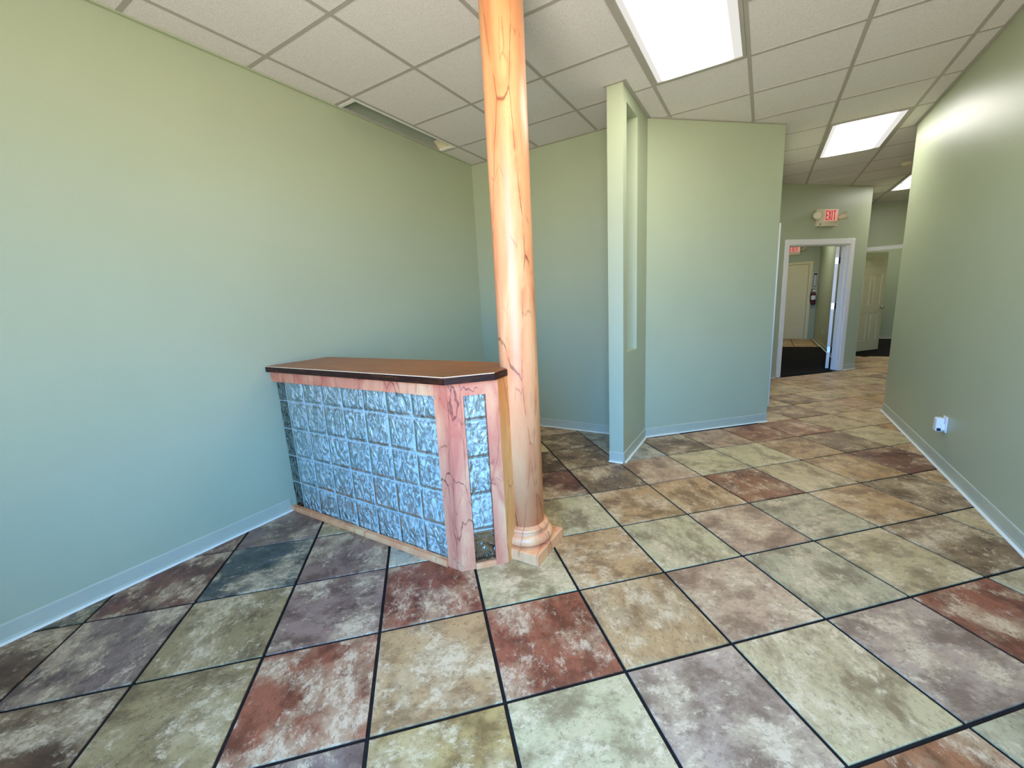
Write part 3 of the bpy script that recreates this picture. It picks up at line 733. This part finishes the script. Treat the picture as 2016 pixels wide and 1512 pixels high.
# ------------------------------------------------------------------ far right room: door head, six-panel door
d4 = empty('door_4', (2.0, HY, 0)); struct(d4, 'white door head and casing spanning the far right opening', 'door')
MB().box(OX[0] - 0.07, OX[1] + 0.07, HY - 0.02, HY, 2.02, 2.095).bevel(0.003).build('casing', 'white', d4)
MB().box(OX[0] - 0.07, OX[0], HY - 0.02, HY, 0.001, 2.02).bevel(0.003).build('casing', 'white', d4)
MB().box(OX[1], OX[1] + 0.07, HY - 0.02, HY, 0.001, 2.02).bevel(0.003).build('casing', 'white', d4)
MB().box(OX[0], OX[1], HY, HY + 0.12, 2.04, 2.06).build('jamb', 'white', d4)
hx, hy = 1.600, 10.955; da = math.atan2(11.55 - hy, 2.11 - hx); DL = 0.80
du = Vector((math.cos(da), math.sin(da))); dn = Vector((du.y, -du.x))     # dn faces the viewer
def DP(a, d): return (hx + du.x * a + dn.x * d, hy + du.y * a + dn.y * d)
d5 = empty('door_5', (hx, hy, 0)); struct(d5, 'off-white six-panel door standing ajar in the far right opening', 'door')
def dbox(name, mat, a0, a1, e0, e1, z0, z1, parent, bev=0):
    b = MB().prism([DP(a0, e0), DP(a1, e0), DP(a1, e1), DP(a0, e1)], z0, z1)
    if bev: b.bevel(bev)
    return b.build(name, mat, parent)
dlf = dbox('door_leaf', 'doorwhite', 0, DL, -0.012, 0.012, 0.02, 2.02, d5)
for a0, a1 in ((0, 0.11), (0.355, 0.445), (DL - 0.11, DL)): dbox('stile', 'doorwhite', a0, a1, 0.012, 0.028, 0.02, 2.02, d5)
for z0, z1 in ((0.02, 0.24), (0.80, 0.98), (1.58, 1.70), (1.90, 2.02)):
    for a0, a1 in ((0.11, 0.355), (0.445, DL - 0.11)): dbox('rail', 'doorwhite', a0, a1, 0.012, 0.028, z0, z1, d5)
for z0, z1 in ((0.24, 0.80), (0.98, 1.58), (1.70, 1.90)):
    for a0, a1 in ((0.11, 0.355), (0.445, DL - 0.11)): dbox('raised_panel', 'doorwhite', a0 + 0.03, a1 - 0.03, 0.008, 0.024, z0 + 0.03, z1 - 0.03, d5, 0.01)
kp = DP(DL - 0.06, 0.02); kq = DP(DL - 0.06, 0.075)
kn = MB().tube((*kp, 0.90), (*DP(DL - 0.06, 0.03), 0.90), 0.032).tube((*kp, 0.90), (*DP(DL - 0.06, 0.055), 0.90), 0.012).build('knob_rose', 'steel', d5)
MB().tube((*DP(DL - 0.06, 0.05), 0.90), (*kq, 0.90), 0.022, 0.028).build('knob', 'steel', kn)
ofr = tag(empty('wall_outlet', (2.565, FY - 0.005, 0.33)), 'white outlet plate on the far room wall beside the six-panel door', 'outlet')
MB().box(2.515, 2.60, FY - 0.007, FY - 0.001, 0.31, 0.43).bevel(0.002).build('cover_plate', 'plastic', ofr)
MB().box(2.54, 2.575, FY - 0.010, FY - 0.006, 0.335, 0.365).build('socket_face', 'ivory', ofr)
MB().box(2.54, 2.575, FY - 0.010, FY - 0.006, 0.375, 0.405).build('socket_face', 'ivory', ofr)

# ------------------------------------------------------------------ smoke detector
sd = tag(empty('smoke_detector', (1.47, 7.5, H)), 'small round cream smoke detector on the ceiling by the right wall end', 'smoke detector')
MB().lathe([(0.055, -0.006), (0.072, 0.0)], 1.47, 7.5, 32, base=H).build('detector_plate', 'ivory', sd)
MB().lathe([(0.030, -0.045), (0.052, -0.038), (0.060, -0.020), (0.058, -0.006)], 1.47, 7.5, 32, base=H).build('detector_body', 'ivory', sd)
